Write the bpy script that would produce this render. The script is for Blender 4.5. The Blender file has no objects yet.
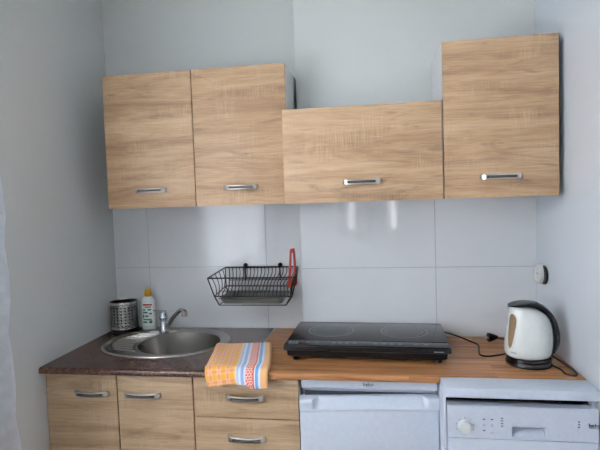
import bpy, bmesh, math, random
from mathutils import Vector, Matrix
PI = math.pi
random.seed(7)
scn = bpy.context.scene
COL = scn.collection

# ------------------------------------------------------------------ helpers
def new_bm(): return bmesh.new()

def finish(bm, sharp=32):
    bmesh.ops.recalc_face_normals(bm, faces=bm.faces[:])
    a = math.radians(sharp)
    for f in bm.faces: f.smooth = True
    for e in bm.edges:
        if len(e.link_faces) != 2 or e.calc_face_angle(0) > a: e.smooth = False

def obj(name, bm, mat, parent=None, loc=(0, 0, 0), rot=(0, 0, 0), label=None, sharp=32):
    finish(bm, sharp)
    me = bpy.data.meshes.new(name); bm.to_mesh(me); bm.free()
    for m in (mat if isinstance(mat, (list, tuple)) else [mat]): me.materials.append(m)
    o = bpy.data.objects.new(name, me); COL.objects.link(o)
    o.location = loc; o.rotation_euler = rot
    if parent: o.parent = parent
    if label: o['label'] = label
    return o

def thing(name, label, cat, loc=(0, 0, 0), rot=(0, 0, 0), group=None):
    o = bpy.data.objects.new(name, None); COL.objects.link(o)
    o.empty_display_size = .05
    o.location = loc; o.rotation_euler = rot; o['label'] = label; o['category'] = cat
    if group: o['group'] = group
    return o

def tag(o, label, cat, group=None):
    o['label'] = label; o['category'] = cat
    if group: o['group'] = group
    return o

def struct(name, bm, mat, **k):
    o = obj(name, bm, mat, **k); o['kind'] = 'structure'; return o

def box(bm, x0, x1, y0, y1, z0, z1, bev=0, seg=2, mi=0):
    vs = [bm.verts.new((x, y, z)) for z in (z0, z1) for y in (y0, y1) for x in (x0, x1)]
    q = [(0, 2, 3, 1), (4, 5, 7, 6), (0, 1, 5, 4), (2, 6, 7, 3), (0, 4, 6, 2), (1, 3, 7, 5)]
    fs = [bm.faces.new([vs[i] for i in f]) for f in q]
    for f in fs: f.material_index = mi
    if bev:
        es = list({e for f in fs for e in f.edges})
        r = bmesh.ops.bevel(bm, geom=es, offset=bev, segments=seg, affect='EDGES', profile=.6)
        for f in r['faces']: f.material_index = mi
    return bm

def loft(bm, rings, cap=True, closed=False, mi=0):
    R = [[bm.verts.new(p) for p in r] for r in rings]
    n = len(R[0]); m = len(R); out = []
    for i in range(m if closed else m - 1):
        a, b = R[i], R[(i + 1) % m]
        for j in range(n):
            f = bm.faces.new((a[j], a[(j + 1) % n], b[(j + 1) % n], b[j])); f.material_index = mi; out.append(f)
    if cap and not closed:
        for r in (R[0], R[-1]):
            f = bm.faces.new(r); f.material_index = mi; out.append(f)
    return out

def lathe(bm, prof, c=(0, 0, 0), n=40, sx=1, sy=1, mi=0, cap=True):
    rings = [[(c[0] + r * sx * math.cos(2 * PI * k / n), c[1] + r * sy * math.sin(2 * PI * k / n), c[2] + z) for k in range(n)] for r, z in prof]
    return loft(bm, rings, cap=cap, mi=mi)

def catmull(pts, n=8, closed=False):
    P = [Vector(p) for p in pts]; out = []; m = len(P)
    for i in range(m if closed else m - 1):
        if closed: a, b, c, d = P[i - 1], P[i], P[(i + 1) % m], P[(i + 2) % m]
        else: a, b, c, d = P[max(i - 1, 0)], P[i], P[i + 1], P[min(i + 2, m - 1)]
        for k in range(n):
            t = k / n
            out.append(.5 * ((2 * b) + (c - a) * t + (2 * a - 5 * b + 4 * c - d) * t * t + (3 * b - a - 3 * c + d) * t ** 3))
    if not closed: out.append(P[-1])
    return out

def tube(bm, pts, r, n=8, closed=False, mi=0):
    P = [Vector(p) for p in pts]; m = len(P); rings = []; up = None
    for i in range(m):
        if closed: t = (P[(i + 1) % m] - P[i - 1])
        else: t = P[min(i + 1, m - 1)] - P[max(i - 1, 0)]
        t.normalize()
        if up is None:
            up = Vector((0, 0, 1)) if abs(t.z) < .9 else Vector((1, 0, 0))
        up = (up - t * up.dot(t))
        if up.length < 1e-5: up = t.orthogonal()
        up.normalize(); s = t.cross(up)
        rr = r(i / (m - 1)) if callable(r) else r
        rings.append([P[i] + (up * math.cos(2 * PI * k / n) + s * math.sin(2 * PI * k / n)) * rr for k in range(n)])
    loft(bm, rings, closed=closed, mi=mi)

def text_obj(body, size, mat, parent, loc, rot, depth=.0003, name='logo', sx=1.0):
    cu = bpy.data.curves.new('txt', 'FONT'); cu.body = body; cu.size = size; cu.extrude = depth
    cu.align_x = 'CENTER'; cu.align_y = 'CENTER'; cu.offset = size * .012
    t = bpy.data.objects.new('txt', cu); COL.objects.link(t)
    bpy.context.view_layer.update()
    me = bpy.data.meshes.new_from_object(t)
    bpy.data.objects.remove(t); bpy.data.curves.remove(cu)
    me.name = name
    for v in me.vertices: v.co.x *= sx
    me.materials.clear(); me.materials.append(mat)
    o = bpy.data.objects.new(name, me); COL.objects.link(o)
    o.location = loc; o.rotation_euler = rot; o.parent = parent
    return o

# ------------------------------------------------------------------ materials
def srgb(r, g, b):
    f = lambda c: (c / 255 / 12.92) if c / 255 <= .04045 else ((c / 255 + .055) / 1.055) ** 2.4
    return (f(r), f(g), f(b), 1)

class N:
    def __init__(s, name):
        s.m = bpy.data.materials.new(name); s.m.use_nodes = True
        s.t = s.m.node_tree; s.b = s.t.nodes['Principled BSDF']
    def n(s, ty, **k):
        x = s.t.nodes.new(ty)
        for a, v in k.items(): setattr(x, a, v)
        return x
    def l(s, a, b): s.t.links.new(a, b)
    def set(s, **k):
        for a, v in k.items():
            s.b.inputs[a.replace('_', ' ')].default_value = v
        return s
    def coords(s, scale, out='Object', rnd=True, src=None):
        tc = s.n('ShaderNodeTexCoord'); mp = s.n('ShaderNodeMapping'); mp.inputs['Scale'].default_value = scale
        v = src or tc.outputs[out]
        if rnd:
            oi = s.n('ShaderNodeObjectInfo'); mu = s.n('ShaderNodeMath', operation='MULTIPLY'); mu.inputs[1].default_value = 23.0
            s.l(oi.outputs['Random'], mu.inputs[0])
            ad = s.n('ShaderNodeVectorMath', operation='ADD'); s.l(v, ad.inputs[0]); s.l(mu.outputs[0], ad.inputs[1]); v = ad.outputs[0]
        s.l(v, mp.inputs[0]); return mp.outputs[0]
    def noise(s, vec, scale=1, detail=4, rough=.55, dist=0):
        x = s.n('ShaderNodeTexNoise'); x.inputs['Scale'].default_value = scale; x.inputs['Detail'].default_value = detail
        x.inputs['Roughness'].default_value = rough; x.inputs['Distortion'].default_value = dist
        s.l(vec, x.inputs['Vector']); return x.outputs['Fac']
    def ramp(s, fac, stops, interp='LINEAR'):
        x = s.n('ShaderNodeValToRGB'); x.color_ramp.interpolation = interp; e = x.color_ramp.elements
        while len(e) < len(stops): e.new(.5)
        for i, (p, c) in enumerate(stops):
            e[i].position = p; e[i].color = c if len(c) == 4 else (*c, 1)
        s.l(fac, x.inputs[0]); return x.outputs[0]
    def mix(s, fac, a, b, mode='MIX'):
        x = s.n('ShaderNodeMix', data_type='RGBA', blend_type=mode)
        for v, i in ((fac, 0), (a, 6), (b, 7)):
            if hasattr(v, 'is_output'): s.l(v, x.inputs[i])
            else: x.inputs[i].default_value = v
        return x.outputs[2]
    def bump(s, h, strength=.2, dist=.001):
        x = s.n('ShaderNodeBump'); x.inputs['Strength'].default_value = strength; x.inputs['Distance'].default_value = dist
        s.l(h, x.inputs['Height']); s.l(x.outputs[0], s.b.inputs['Normal'])
    def col(s, c): s.l(c, s.b.inputs['Base Color'])
def g(v): return (v, v, v, 1)

def plain(name, c, rough=.5, metal=0, **k):
    m = N(name); m.set(Base_Color=c, Roughness=rough, Metallic=metal, **k)
    v = m.coords((1, 1, 1)); n = m.noise(v, 60, 3)
    m.col(m.mix(.06, c, m.ramp(n, [(.3, g(.0)), (.7, g(1))]), 'OVERLAY'))
    return m.m

def sonoma(name, c1, c2, c3, c4):
    m = N(name)
    v = m.coords((1.2, 1.2, 15)); base = m.noise(v, 1, 9, .70, .7)
    col = m.ramp(base, [(.24, c4), (.40, c3), (.53, c2), (.70, c1)])
    v2 = m.coords((1.6, 1.6, 11)); bands = m.noise(v2, 1.3, 6, .62, 2.6)
    col = m.mix(m.ramp(bands, [(.56, g(0)), (.70, g(.62))]), col, c4)
    v3 = m.coords((11, 11, 330)); fine = m.noise(v3, 1, 3, .6)
    col = m.mix(m.ramp(fine, [(.3, g(.28)), (.6, g(0))]), col, c4, 'MULTIPLY')
    # pale saw marks standing across the grain, in patches
    v4 = m.coords((300, 300, 14)); saw = m.noise(v4, 1, 2, .5)
    v5 = m.coords((5, 5, 11)); patch = m.noise(v5, 1, 3, .6)
    mk = m.n('ShaderNodeMath', operation='MULTIPLY')
    m.l(m.ramp(saw, [(.45, g(0)), (.6, g(1))]), mk.inputs[0]); m.l(m.ramp(patch, [(.50, g(0)), (.66, g(.42))]), mk.inputs[1])
    col = m.mix(mk.outputs[0], col, c1)
    m.col(col); m.set(Roughness=.48); m.bump(fine, .12, .0006)
    return m.m

OAK = sonoma('sonoma_oak_laminate', srgb(219, 188, 151), srgb(203, 169, 132), srgb(178, 144, 110), srgb(132, 108, 88))
OAKD = sonoma('sonoma_oak_base_laminate', srgb(214, 188, 155), srgb(197, 169, 135), srgb(174, 146, 114), srgb(130, 110, 90))
WHITE_LAM = plain('white_laminate', srgb(214, 216, 216), .45)
EDGE_D = plain('dark_carcass_edge', srgb(60, 50, 42), .7)
PAINT = None
def paint(name, c, rough=.55, spec=.5):
    m = N(name); v = m.coords((1, 1, 1), rnd=False)
    m.col(m.mix(m.ramp(m.noise(v, 2.2, 3), [(.3, g(.0)), (.7, g(.5))]), c, tuple(x * .965 for x in c[:3]) + (1,)))
    m.set(Roughness=rough); m.b.inputs['Specular IOR Level'].default_value = spec
    m.bump(m.noise(v, 180, 3), .08, .0008); return m.m
WALL = paint('white_wall_paint', srgb(213, 216, 213), .6)
WALLR = paint('satin_wall_paint', srgb(207, 213, 219), .28)
CEIL = paint('ceiling_paint', srgb(232, 232, 230), .8)
def tile_mat():
    m = N('glossy_white_tile'); m.set(Base_Color=srgb(219, 221, 223), Roughness=.055)
    v = m.coords((1, 1, 1), rnd=False); m.bump(m.noise(v, 7, 2), .05, .003)
    m.col(m.mix(m.ramp(m.noise(v, 3, 2), [(.4, g(0)), (.6, g(.4))]), srgb(219, 221, 223), srgb(214, 216, 219)))
    return m.m
TILE = tile_mat(); GROUT = plain('grey_grout', srgb(168, 170, 172), .9)
def wood_top():
    m = N('oak_block_worktop')
    v = m.coords((1, 1, 1), rnd=False)
    sp = m.n('ShaderNodeSeparateXYZ'); m.l(v, sp.inputs[0])
    # staves: running along x, about 45 mm deep
    cmb = m.n('ShaderNodeCombineXYZ'); m.l(sp.outputs[0], cmb.inputs[0])
    yz = m.n('ShaderNodeMath', operation='ADD'); m.l(sp.outputs[1], yz.inputs[0]); m.l(sp.outputs[2], yz.inputs[1]); m.l(yz.outputs[0], cmb.inputs[1])
    br = m.n('ShaderNodeTexBrick'); br.offset = .37; br.offset_frequency = 2
    br.inputs['Scale'].default_value = 1; br.inputs['Brick Width'].default_value = .47; br.inputs['Row Height'].default_value = .043
    br.inputs['Mortar Size'].default_value = .0006; br.inputs['Color1'].default_value = g(0); br.inputs['Color2'].default_value = g(1); br.inputs['Mortar'].default_value = g(.0)
    m.l(cmb.outputs[0], br.inputs['Vector'])
    off = m.n('ShaderNodeVectorMath', operation='MULTIPLY_ADD'); m.l(br.outputs[0], off.inputs[0]); off.inputs[1].default_value = (3, 3, 3); m.l(cmb.outputs[0], off.inputs[2])
    mp = m.n('ShaderNodeMapping'); mp.inputs['Scale'].default_value = (2.6, 60, 1); m.l(off.outputs[0], mp.inputs[0])
    gr = m.noise(mp.outputs[0], 1, 6, .6, .6)
    col = m.ramp(gr, [(.28, srgb(104, 62, 36)), (.46, srgb(160, 106, 64)), (.70, srgb(204, 148, 98))])
    col = m.mix(m.ramp(br.outputs[0], [(0, g(.0)), (1, g(.34))]), col, srgb(220, 164, 108))
    m.col(col); m.set(Roughness=.38); m.bump(gr, .08, .0006); return m.m
WOODTOP = wood_top()
def granite():
    m = N('brown_stone_laminate'); v = m.coords((1, 1, 1), rnd=False)
    vo = m.n('ShaderNodeTexVoronoi'); vo.inputs['Scale'].default_value = 330; m.l(v, vo.inputs['Vector'])
    sp = m.n('ShaderNodeSeparateColor'); m.l(vo.outputs['Color'], sp.inputs[0])
    c = m.ramp(sp.outputs[0], [(0, srgb(40, 25, 20)), (.3, srgb(80, 52, 42)), (.62, srgb(102, 68, 54)), (.86, srgb(120, 88, 72)), (1, srgb(146, 114, 96))])
    n = m.noise(v, 60, 4, .6)
    c = m.mix(m.ramp(n, [(.42, g(0)), (.6, g(.75))]), c, srgb(60, 38, 32))
    m.col(c); m.set(Roughness=.24); m.bump(m.noise(v, 400, 2), .04, .0003); return m.m
GRANITE = granite()
def metal(name, c, rough, aniso=0, streak=None):
    m = N(name); m.set(Base_Color=c, Metallic=1, Roughness=rough)
    v = m.coords(streak or (1, 1, 1)); n = m.noise(v, 1 if streak else 150, 3)
    m.col(m.mix(.05, c, m.ramp(n, [(.35, g(.1)), (.65, g(1))]), 'MULTIPLY'))
    return m.m
STEEL = metal('brushed_steel', srgb(178, 175, 169), .27, streak=(8, 260, 60))
STEELC = metal('caddy_steel', srgb(200, 198, 193), .27, streak=(60, 60, 300))
CHROME = metal('chrome', srgb(200, 203, 206), .08)
NICKEL = metal('satin_nickel', srgb(214, 213, 209), .36)
GROOVE_SHADE = plain('grey_groove_shade', srgb(92, 84, 76), .6)  # dark tone painted in for the shade of the handle slot
ALU = metal('aluminium_strip', srgb(190, 190, 190), .35)
BLACKM = plain('black_coated_wire', srgb(10, 10, 11), .4)
BLACKG = plain('glossy_black_plastic', srgb(12, 13, 13), .12)
BLACKP = plain('black_plastic', srgb(12, 13, 14), .4)
RUBBER = plain('black_cable', srgb(16, 14, 14), .5)
DGREY = plain('dark_grey_plastic', srgb(24, 27, 30), .26)
WPLA = plain('white_plastic', srgb(216, 220, 217), .16)
WENAM = plain('white_enamel', srgb(202, 211, 224), .30)
WENAM2 = plain('white_enamel_panel', srgb(200, 208, 221), .36)
SILV = plain('silver_print', srgb(150, 156, 166), .5)
INK = plain('dark_print', srgb(52, 60, 76), .5)
GREYP = plain('grey_print', srgb(108, 114, 124), .5)
YEL = plain('yellow_cap', srgb(214, 158, 32), .35)
RED = plain('red_board_plastic', srgb(214, 62, 40), .35)
LABW = plain('label_white', srgb(226, 232, 226), .4)
LABG = plain('label_green', srgb(60, 130, 104), .4)
LABR = plain('label_red', srgb(196, 60, 44), .4)
TRAY = plain('grey_green_tray', srgb(104, 108, 100), .4)
RINGM = plain('hob_ring_print', srgb(128, 134, 138), .3)
PANE = N('window_glass'); PANE.set(Base_Color=(1, 1, 1, 1), Roughness=0, Transmission_Weight=1, IOR=1.02); PANE = PANE.m
AMB = plain('smoked_gauge_window', srgb(150, 122, 92), .22)
FLOOR = None
def floor_mat():
    m = N('floor_boards'); v = m.coords((1, 1, 1), rnd=False)
    br = m.n('ShaderNodeTexBrick'); br.inputs['Scale'].default_value = 1; br.inputs['Brick Width'].default_value = 1.2; br.inputs['Row Height'].default_value = .16
    br.inputs['Mortar Size'].default_value = .001
    br.inputs['Color1'].default_value = srgb(160, 128, 96); br.inputs['Color2'].default_value = srgb(176, 142, 106); br.inputs['Mortar'].default_value = srgb(70, 52, 40)
    m.l(v, br.inputs['Vector']); m.col(br.outputs[0]); m.set(Roughness=.4); return m.m
FLOOR = floor_mat()
def glass_black():
    m = N('hob_glass'); m.set(Base_Color=srgb(20, 22, 23), Roughness=.14)
    v = m.coords((1, 1, 1)); m.bump(m.noise(v, 8, 2), .02, .002); return m.m
HGLASS = glass_black()
def curtain_mat():
    m = N('net_curtain'); t = m.t; v = m.coords((1, 1, 1), rnd=False)
    out = t.nodes['Material Output']
    tl = m.n('ShaderNodeBsdfTranslucent'); tl.inputs[0].default_value = srgb(244, 248, 255)
    df = m.n('ShaderNodeBsdfDiffuse'); df.inputs[0].default_value = srgb(240, 245, 253)
    tr = m.n('ShaderNodeBsdfTransparent')
    a = m.n('ShaderNodeMixShader'); a.inputs[0].default_value = .3; m.l(tl.outputs[0], a.inputs[1]); m.l(df.outputs[0], a.inputs[2])
    b = m.n('ShaderNodeMixShader'); vo = m.n('ShaderNodeTexVoronoi'); vo.inputs['Scale'].default_value = 26; m.l(v, vo.inputs['Vector'])
    m.l(m.ramp(vo.outputs[0], [(.3, g(.04)), (.6, g(.10))]), b.inputs[0]); m.l(a.outputs[0], b.inputs[1]); m.l(tr.outputs[0], b.inputs[2])
    m.l(b.outputs[0], out.inputs['Surface']); return m.m
CURT = curtain_mat()
def towel_mat():
    m = N('checked_tea_towel'); tc = m.n('ShaderNodeTexCoord'); sp = m.n('ShaderNodeSeparateXYZ'); m.l(tc.outputs['UV'], sp.inputs[0])
    u, w = sp.outputs[0], sp.outputs[1]
    def band(src, per, ph, thr0, thr1):
        a = m.n('ShaderNodeMath', operation='MULTIPLY_ADD'); m.l(src, a.inputs[0]); a.inputs[1].default_value = 2 * PI / per; a.inputs[2].default_value = ph
        s_ = m.n('ShaderNodeMath', operation='SINE'); m.l(a.outputs[0], s_.inputs[0])
        r = m.n('ShaderNodeMapRange'); r.inputs[1].default_value = thr0; r.inputs[2].default_value = thr1; m.l(s_.outputs[0], r.inputs[0]); return r.outputs[0]
    bu = band(u, .033, .5, -.15, .25); bw = band(w, .036, 0, -.15, .25)
    base = m.mix(bu, srgb(250, 214, 170), srgb(246, 186, 112))
    both = m.n('ShaderNodeMath', operation='MULTIPLY'); m.l(bu, both.inputs[0]); m.l(bw, both.inputs[1])
    c = m.mix(bw, base, srgb(247, 192, 122)); c = m.mix(both.outputs[0], c, srgb(244, 182, 66))
    pu = band(u, .033, 3.6, .3, .9); pw = band(w, .036, 3.2, .3, .95)
    pk = m.n('ShaderNodeMath', operation='MAXIMUM'); m.l(pu, pk.inputs[0]); m.l(pw, pk.inputs[1])
    pf = m.n('ShaderNodeMath', operation='MULTIPLY'); m.l(pk.outputs[0], pf.inputs[0]); pf.inputs[1].default_value = .45
    c = m.mix(pf.outputs[0], c, srgb(236, 112, 88))
    # border stripes on the right hand part
    st = m.ramp(u, [(0, srgb(248, 214, 170)), (.1200, srgb(176, 198, 232)), (.128, srgb(226, 230, 238)), (.134, srgb(158, 184, 228)), (.148, srgb(232, 234, 240)), (.154, srgb(226, 100, 70)), (.184, srgb(236, 240, 244)), (.190, srgb(120, 170, 224)), (.203, srgb(214, 226, 240)), (.209, srgb(246, 190, 130))], 'CONSTANT')
    gt = m.n('ShaderNodeMath', operation='GREATER_THAN'); m.l(u, gt.inputs[0]); gt.inputs[1].default_value = .117
    c = m.mix(gt.outputs[0], c, st)
    # woven motif inside the red band
    mp = m.n('ShaderNodeMapping'); mp.inputs['Scale'].default_value = (1, 1, 1); m.l(tc.outputs['UV'], mp.inputs[0])
    br = m.n('ShaderNodeTexBrick'); br.inputs['Scale'].default_value = 1; br.inputs['Brick Width'].default_value = .011; br.inputs['Row Height'].default_value = .009
    br.inputs['Mortar Size'].default_value = .0022; br.inputs['Mortar Smooth'].default_value = .3; br.inputs['Color1'].default_value = g(0); br.inputs['Color2'].default_value = g(0); br.inputs['Mortar'].default_value = g(1)
    m.l(mp.outputs[0], br.inputs['Vector'])
    g1 = m.n('ShaderNodeMath', operation='GREATER_THAN'); m.l(u, g1.inputs[0]); g1.inputs[1].default_value = .156
    g2 = m.n('ShaderNodeMath', operation='LESS_THAN'); m.l(u, g2.inputs[0]); g2.inputs[1].default_value = .182
    g3 = m.n('ShaderNodeMath', operation='MULTIPLY'); m.l(g1.outputs[0], g3.inputs[0]); m.l(g2.outputs[0], g3.inputs[1])
    g4 = m.n('ShaderNodeMath', operation='MULTIPLY'); m.l(g3.outputs[0], g4.inputs[0]); m.l(br.outputs[0], g4.inputs[1])
    g5 = m.n('ShaderNodeMath', operation='MULTIPLY'); m.l(g4.outputs[0], g5.inputs[0]); g5.inputs[1].default_value = .7
    c = m.mix(g5.outputs[0], c, srgb(244, 220, 214))
    m.col(c); m.set(Roughness=.92); m.b.inputs['Sheen Weight'].default_value = .3
    v = m.coords((1, 1, 1), rnd=False); m.bump(m.noise(v, 700, 2), .25, .0008); return m.m
TOWEL = towel_mat()

# ------------------------------------------------------------------ dimensions (metres)
ZW = .86; FR = -.603; S = -.1126; XS = .974; W = 1.981; ZC = 1.466
YF = -4.2; HC = 2.65

# ------------------------------------------------------------------ setting
bm = new_bm(); box(bm, -.15, W + .15, YF - .15, .16, -.1, 0); struct('floor', bm, FLOOR)
bm = new_bm(); box(bm, -.15, W + .15, YF - .15, .16, HC, HC + .1); struct('ceiling', bm, CEIL)
bm = new_bm(); box(bm, -.15, XS, .006, .156, .0005, HC - .0005); struct('wall_back', bm, WALL)
bm = new_bm(); box(bm, XS, W + .15, S + .006, .156, .0005, HC - .0005, .0025); struct('wall_step', bm, WALL)
bm = new_bm(); box(bm, W, W + .15, YF, S + .005, .0005, HC - .0005); struct('wall_right', bm, WALLR)
def wall_with_hole(axis, a0, a1, t0, t1, h0, h1, z0, z1):
    bm = new_bm()
    def bx(p0, p1, q0, q1):
        if axis == 'y': box(bm, t0, t1, p0, p1, q0, q1)
        else: box(bm, p0, p1, t0, t1, q0, q1)
    bx(a0, h0, .0005, HC - .0005); bx(h1, a1, .0005, HC - .0005); bx(h0, h1, .0005, z0); bx(h0, h1, z1, HC - .0005)
    return bm
WY0, WY1, WZ0, WZ1 = -2.95, -1.15, .85, 2.3
struct('wall_left', wall_with_hole('y', YF, .005, -.15, 0, WY0, WY1, WZ0, WZ1), WALL)
FX0, FX1, FZ0, FZ1 = .93, 1.65, 1.04, 2.15
struct('wall_front', wall_with_hole('x', 0, W, YF - .15, YF, FX0, FX1, FZ0, FZ1), WALL)
def window(name, axis, t, a0, a1, z0, z1, n=2):
    bm = new_bm(); w = .05
    def bx(p0, p1, q0, q1, d=.03):
        if axis == 'y': box(bm, t - d, t + d, p0, p1, q0, q1, .004)
        else: box(bm, p0, p1, t - d, t + d, q0, q1, .004)
    bx(a0, a0 + w, z0, z1); bx(a1 - w, a1, z0, z1); bx(a0 + w, a1 - w, z0, z0 + w); bx(a0 + w, a1 - w, z1 - w, z1)
    for k in range(1, n):
        m_ = a0 + (a1 - a0) * k / n; bx(m_ - .045, m_ + .045, z0 + w, z1 - w)
    o = struct(name, bm, WPLA)
    bm = new_bm()
    if axis == 'y': box(bm, t - .003, t + .003, a0 + w, a1 - w, z0 + w, z1 - w)
    else: box(bm, a0 + w, a1 - w, t - .003, t + .003, z0 + w, z1 - w)
    obj('pane', bm, PANE, o); return o
window('window_1', 'y', -.08, WY0, WY1, WZ0, WZ1, 2)
window('window_2', 'x', YF - .08, FX0, FX1, FZ0, FZ1, 1)
# tiles: two rows of 600 x 300 above the worktop, one field on each wall plane
def tile_field(name, x0, x1, y, joints, z0, zj, z1):
    bm = new_bm(); gap = .0011; xs = [x0] + joints + [x1]
    for a, b in zip(xs[:-1], xs[1:]):
        for q0, q1 in ((z0, zj), (zj, z1)):
            box(bm, a + (gap if a != x0 else 0), b - (gap if b != x1 else 0), y, y + .0055, q0 + (gap if q0 != z0 else 0), q1 - (gap if q1 != z1 else 0), .0007, 1)
    box(bm, x0, x1, y + .0012, y + .0058, z0, z1, mi=1)
    return struct(name, bm, [TILE, GROUT])
tile_field('trim_1', .0005, XS - .001, 0, [.183, .786], ZW + .0005, 1.163, 1.4635)
tile_field('trim_2', XS + .0002, W - .0005, S, [1.566], ZW + .0005, 1.1655, 1.4635)

# ------------------------------------------------------------------ cupboards
def handle_bm(L=.144):
    """bow handle, local: x along, -y outwards, door face at y=0; a lengthwise groove in its front"""
    bm = new_bm(); h = L / 2; rings = []
    #      t     y_in   y_out  half height groove
    key = [(1, 0, -.004, .0045, 0), (.985, 0, -.010, .0080, 0), (.93, 0, -.0150, .0100, 0), (.84, 0, -.0190, .0104, 0), (.76, -.001, -.0212, .0100, .0005), (.72, -.004, -.0220, .0096, .006),
           (.64, -.010, -.0232, .0096, .0085), (.5, -.0135, -.0250, .0092, .009), (.25, -.0160, -.0268, .0088, .009), (0, -.0168, -.0274, .0088, .009)]
    full = [(-t, *k) for t, *k in key] + [(t, *k) for t, *k in key[-2::-1]]
    for t, a, b, c, gd in full:
        x = t * h; gh = c * .54; ge = c * .50
        ring = [(a, -c * .75), (a * .8 + b * .2, -c), (b + .0016, -c), (b, -c * .8), (b, -gh - .0004), (b + gd, -ge), (b + gd, ge), (b, gh + .0004), (b, c * .8), (b + .0016, c), (a * .8 + b * .2, c), (a, c * .75)]
        rings.append([(x, y, z) for y, z in ring])
    fs = loft(bm, rings)
    for f in fs:
        c_ = f.calc_center_median()
        if len(f.verts) == 4 and abs(c_.x) < .70 * h and abs(c_.z) < .0066 and c_.y < -.008 and abs(f.normal.z) < .9 and abs(c_.z) < .001: f.material_index = 1  # groove floor takes the painted slot shade
    return bm
HMESH = None
def handle(parent, x, y, z, label=None):
    global HMESH
    if HMESH is None:
        o = obj('handle', handle_bm(), [NICKEL, GROOVE_SHADE], parent, (x, y, z)); HMESH = o.data
    else:
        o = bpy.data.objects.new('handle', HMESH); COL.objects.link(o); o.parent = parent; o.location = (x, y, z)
    return o
def carcass(w, h, d, t=.016):
    """open-fronted box: x 0..w, y -d..0, z 0..h"""
    bm = new_bm(); e = .0012
    box(bm, 0, t, -d, 0, 0, h, .0006, 1); box(bm, w - t, w, -d, 0, 0, h, .0006, 1)
    box(bm, t, w - t, -d, 0, 0, t, 0); box(bm, t, w - t, -d, 0, h - t, h, 0)
    box(bm, t, w - t, -.004, -.001, t, h - t, 0)
    return bm
def front_panel(name, parent, x0, x1, y, z0, z1, mat, hx, hz, th=.018):
    """door or drawer front; origin at its own centre so the grain differs"""
    cx, cz = (x0 + x1) / 2, (z0 + z1) / 2; bm = new_bm()
    box(bm, x0 - cx, x1 - cx, 0, th, z0 - cz, z1 - cz, .0009, 2)
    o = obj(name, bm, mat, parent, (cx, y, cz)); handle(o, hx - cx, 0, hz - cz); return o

DB = .30
def wall_cab(label, x, wall_y, w, h, doors, z=ZC):
    t = thing('wall_cabinet', label, 'cabinet', (x, wall_y, z))
    obj('body', carcass(w, h, DB - .003), WHITE_LAM, t, (0, -.002, .0))
    dw = w / doors
    for k in range(doors):
        front_panel('door', t, k * dw + .0018, (k + 1) * dw - .0018, -DB - .018, -.001, h - .001, OAK, (k + .5) * dw, .073)
    return t
wall_cab('two-door oak wall cabinet at the left, above the sink', .162, .003, .800, .57, 2)
wall_cab('low wide oak wall cabinet with one flap front, above the hob', .9625, S + .003, .5985, .36, 1)
wall_cab('tall narrow oak wall cabinet at the right, above the kettle', 1.5625, S + .003, .3995, .57, 1)

FY = -.570   # front faces of the base units
t = thing('base_cabinet', 'oak base cabinet with two doors, under the brown worktop and sink', 'cabinet', (.003, -.02, 0))
bm = new_bm()
T_ = .016; wv = .609; dpt = .531
box(bm, 0, T_, -dpt, 0, .1, .8285); box(bm, wv - T_, wv, -dpt, 0, .1, .8285); box(bm, T_, wv - T_, -dpt, 0, .1, .116); box(bm, T_, wv - T_, -.006, -.001, .116, .8285)
box(bm, T_, wv - T_, -.045, -.006, .80, .8285)
box(bm, T_, wv - T_, -dpt + .05, -dpt + .066, 0.001, .1)
obj('body', bm, WHITE_LAM, t)
front_panel('door', t, .002, .3015, FY + .02, .105, .8255, OAKD, .1975, .754)
front_panel('door', t, .3055, .608, FY + .02, .105, .8255, OAKD, .410, .754)
t = thing('drawer_cabinet', 'oak drawer cabinet between the sink cabinet and the white fridge', 'cabinet', (.614, -.02, 0))
bm = new_bm(); wv = .404
box(bm, 0, T_, -dpt, 0, .1, .8285); box(bm, wv - T_, wv, -dpt, 0, .1, .8285); box(bm, T_, wv - T_, -dpt, 0, .1, .116); box(bm, T_, wv - T_, -.006, -.001, .116, .8285)
box(bm, T_, wv - T_, -dpt, -.006, .8025, .8285); box(bm, T_, wv - T_, -dpt + .05, -dpt + .066, 0.001, .1)
obj('body', bm, WHITE_LAM, t)
for z0, z1 in ((.675, .8255), (.392, .671), (.105, .388)):
    front_panel('drawer', t, .002, wv - .002, FY + .02, z0, z1, OAKD, .203, z1 - .0715)

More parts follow.
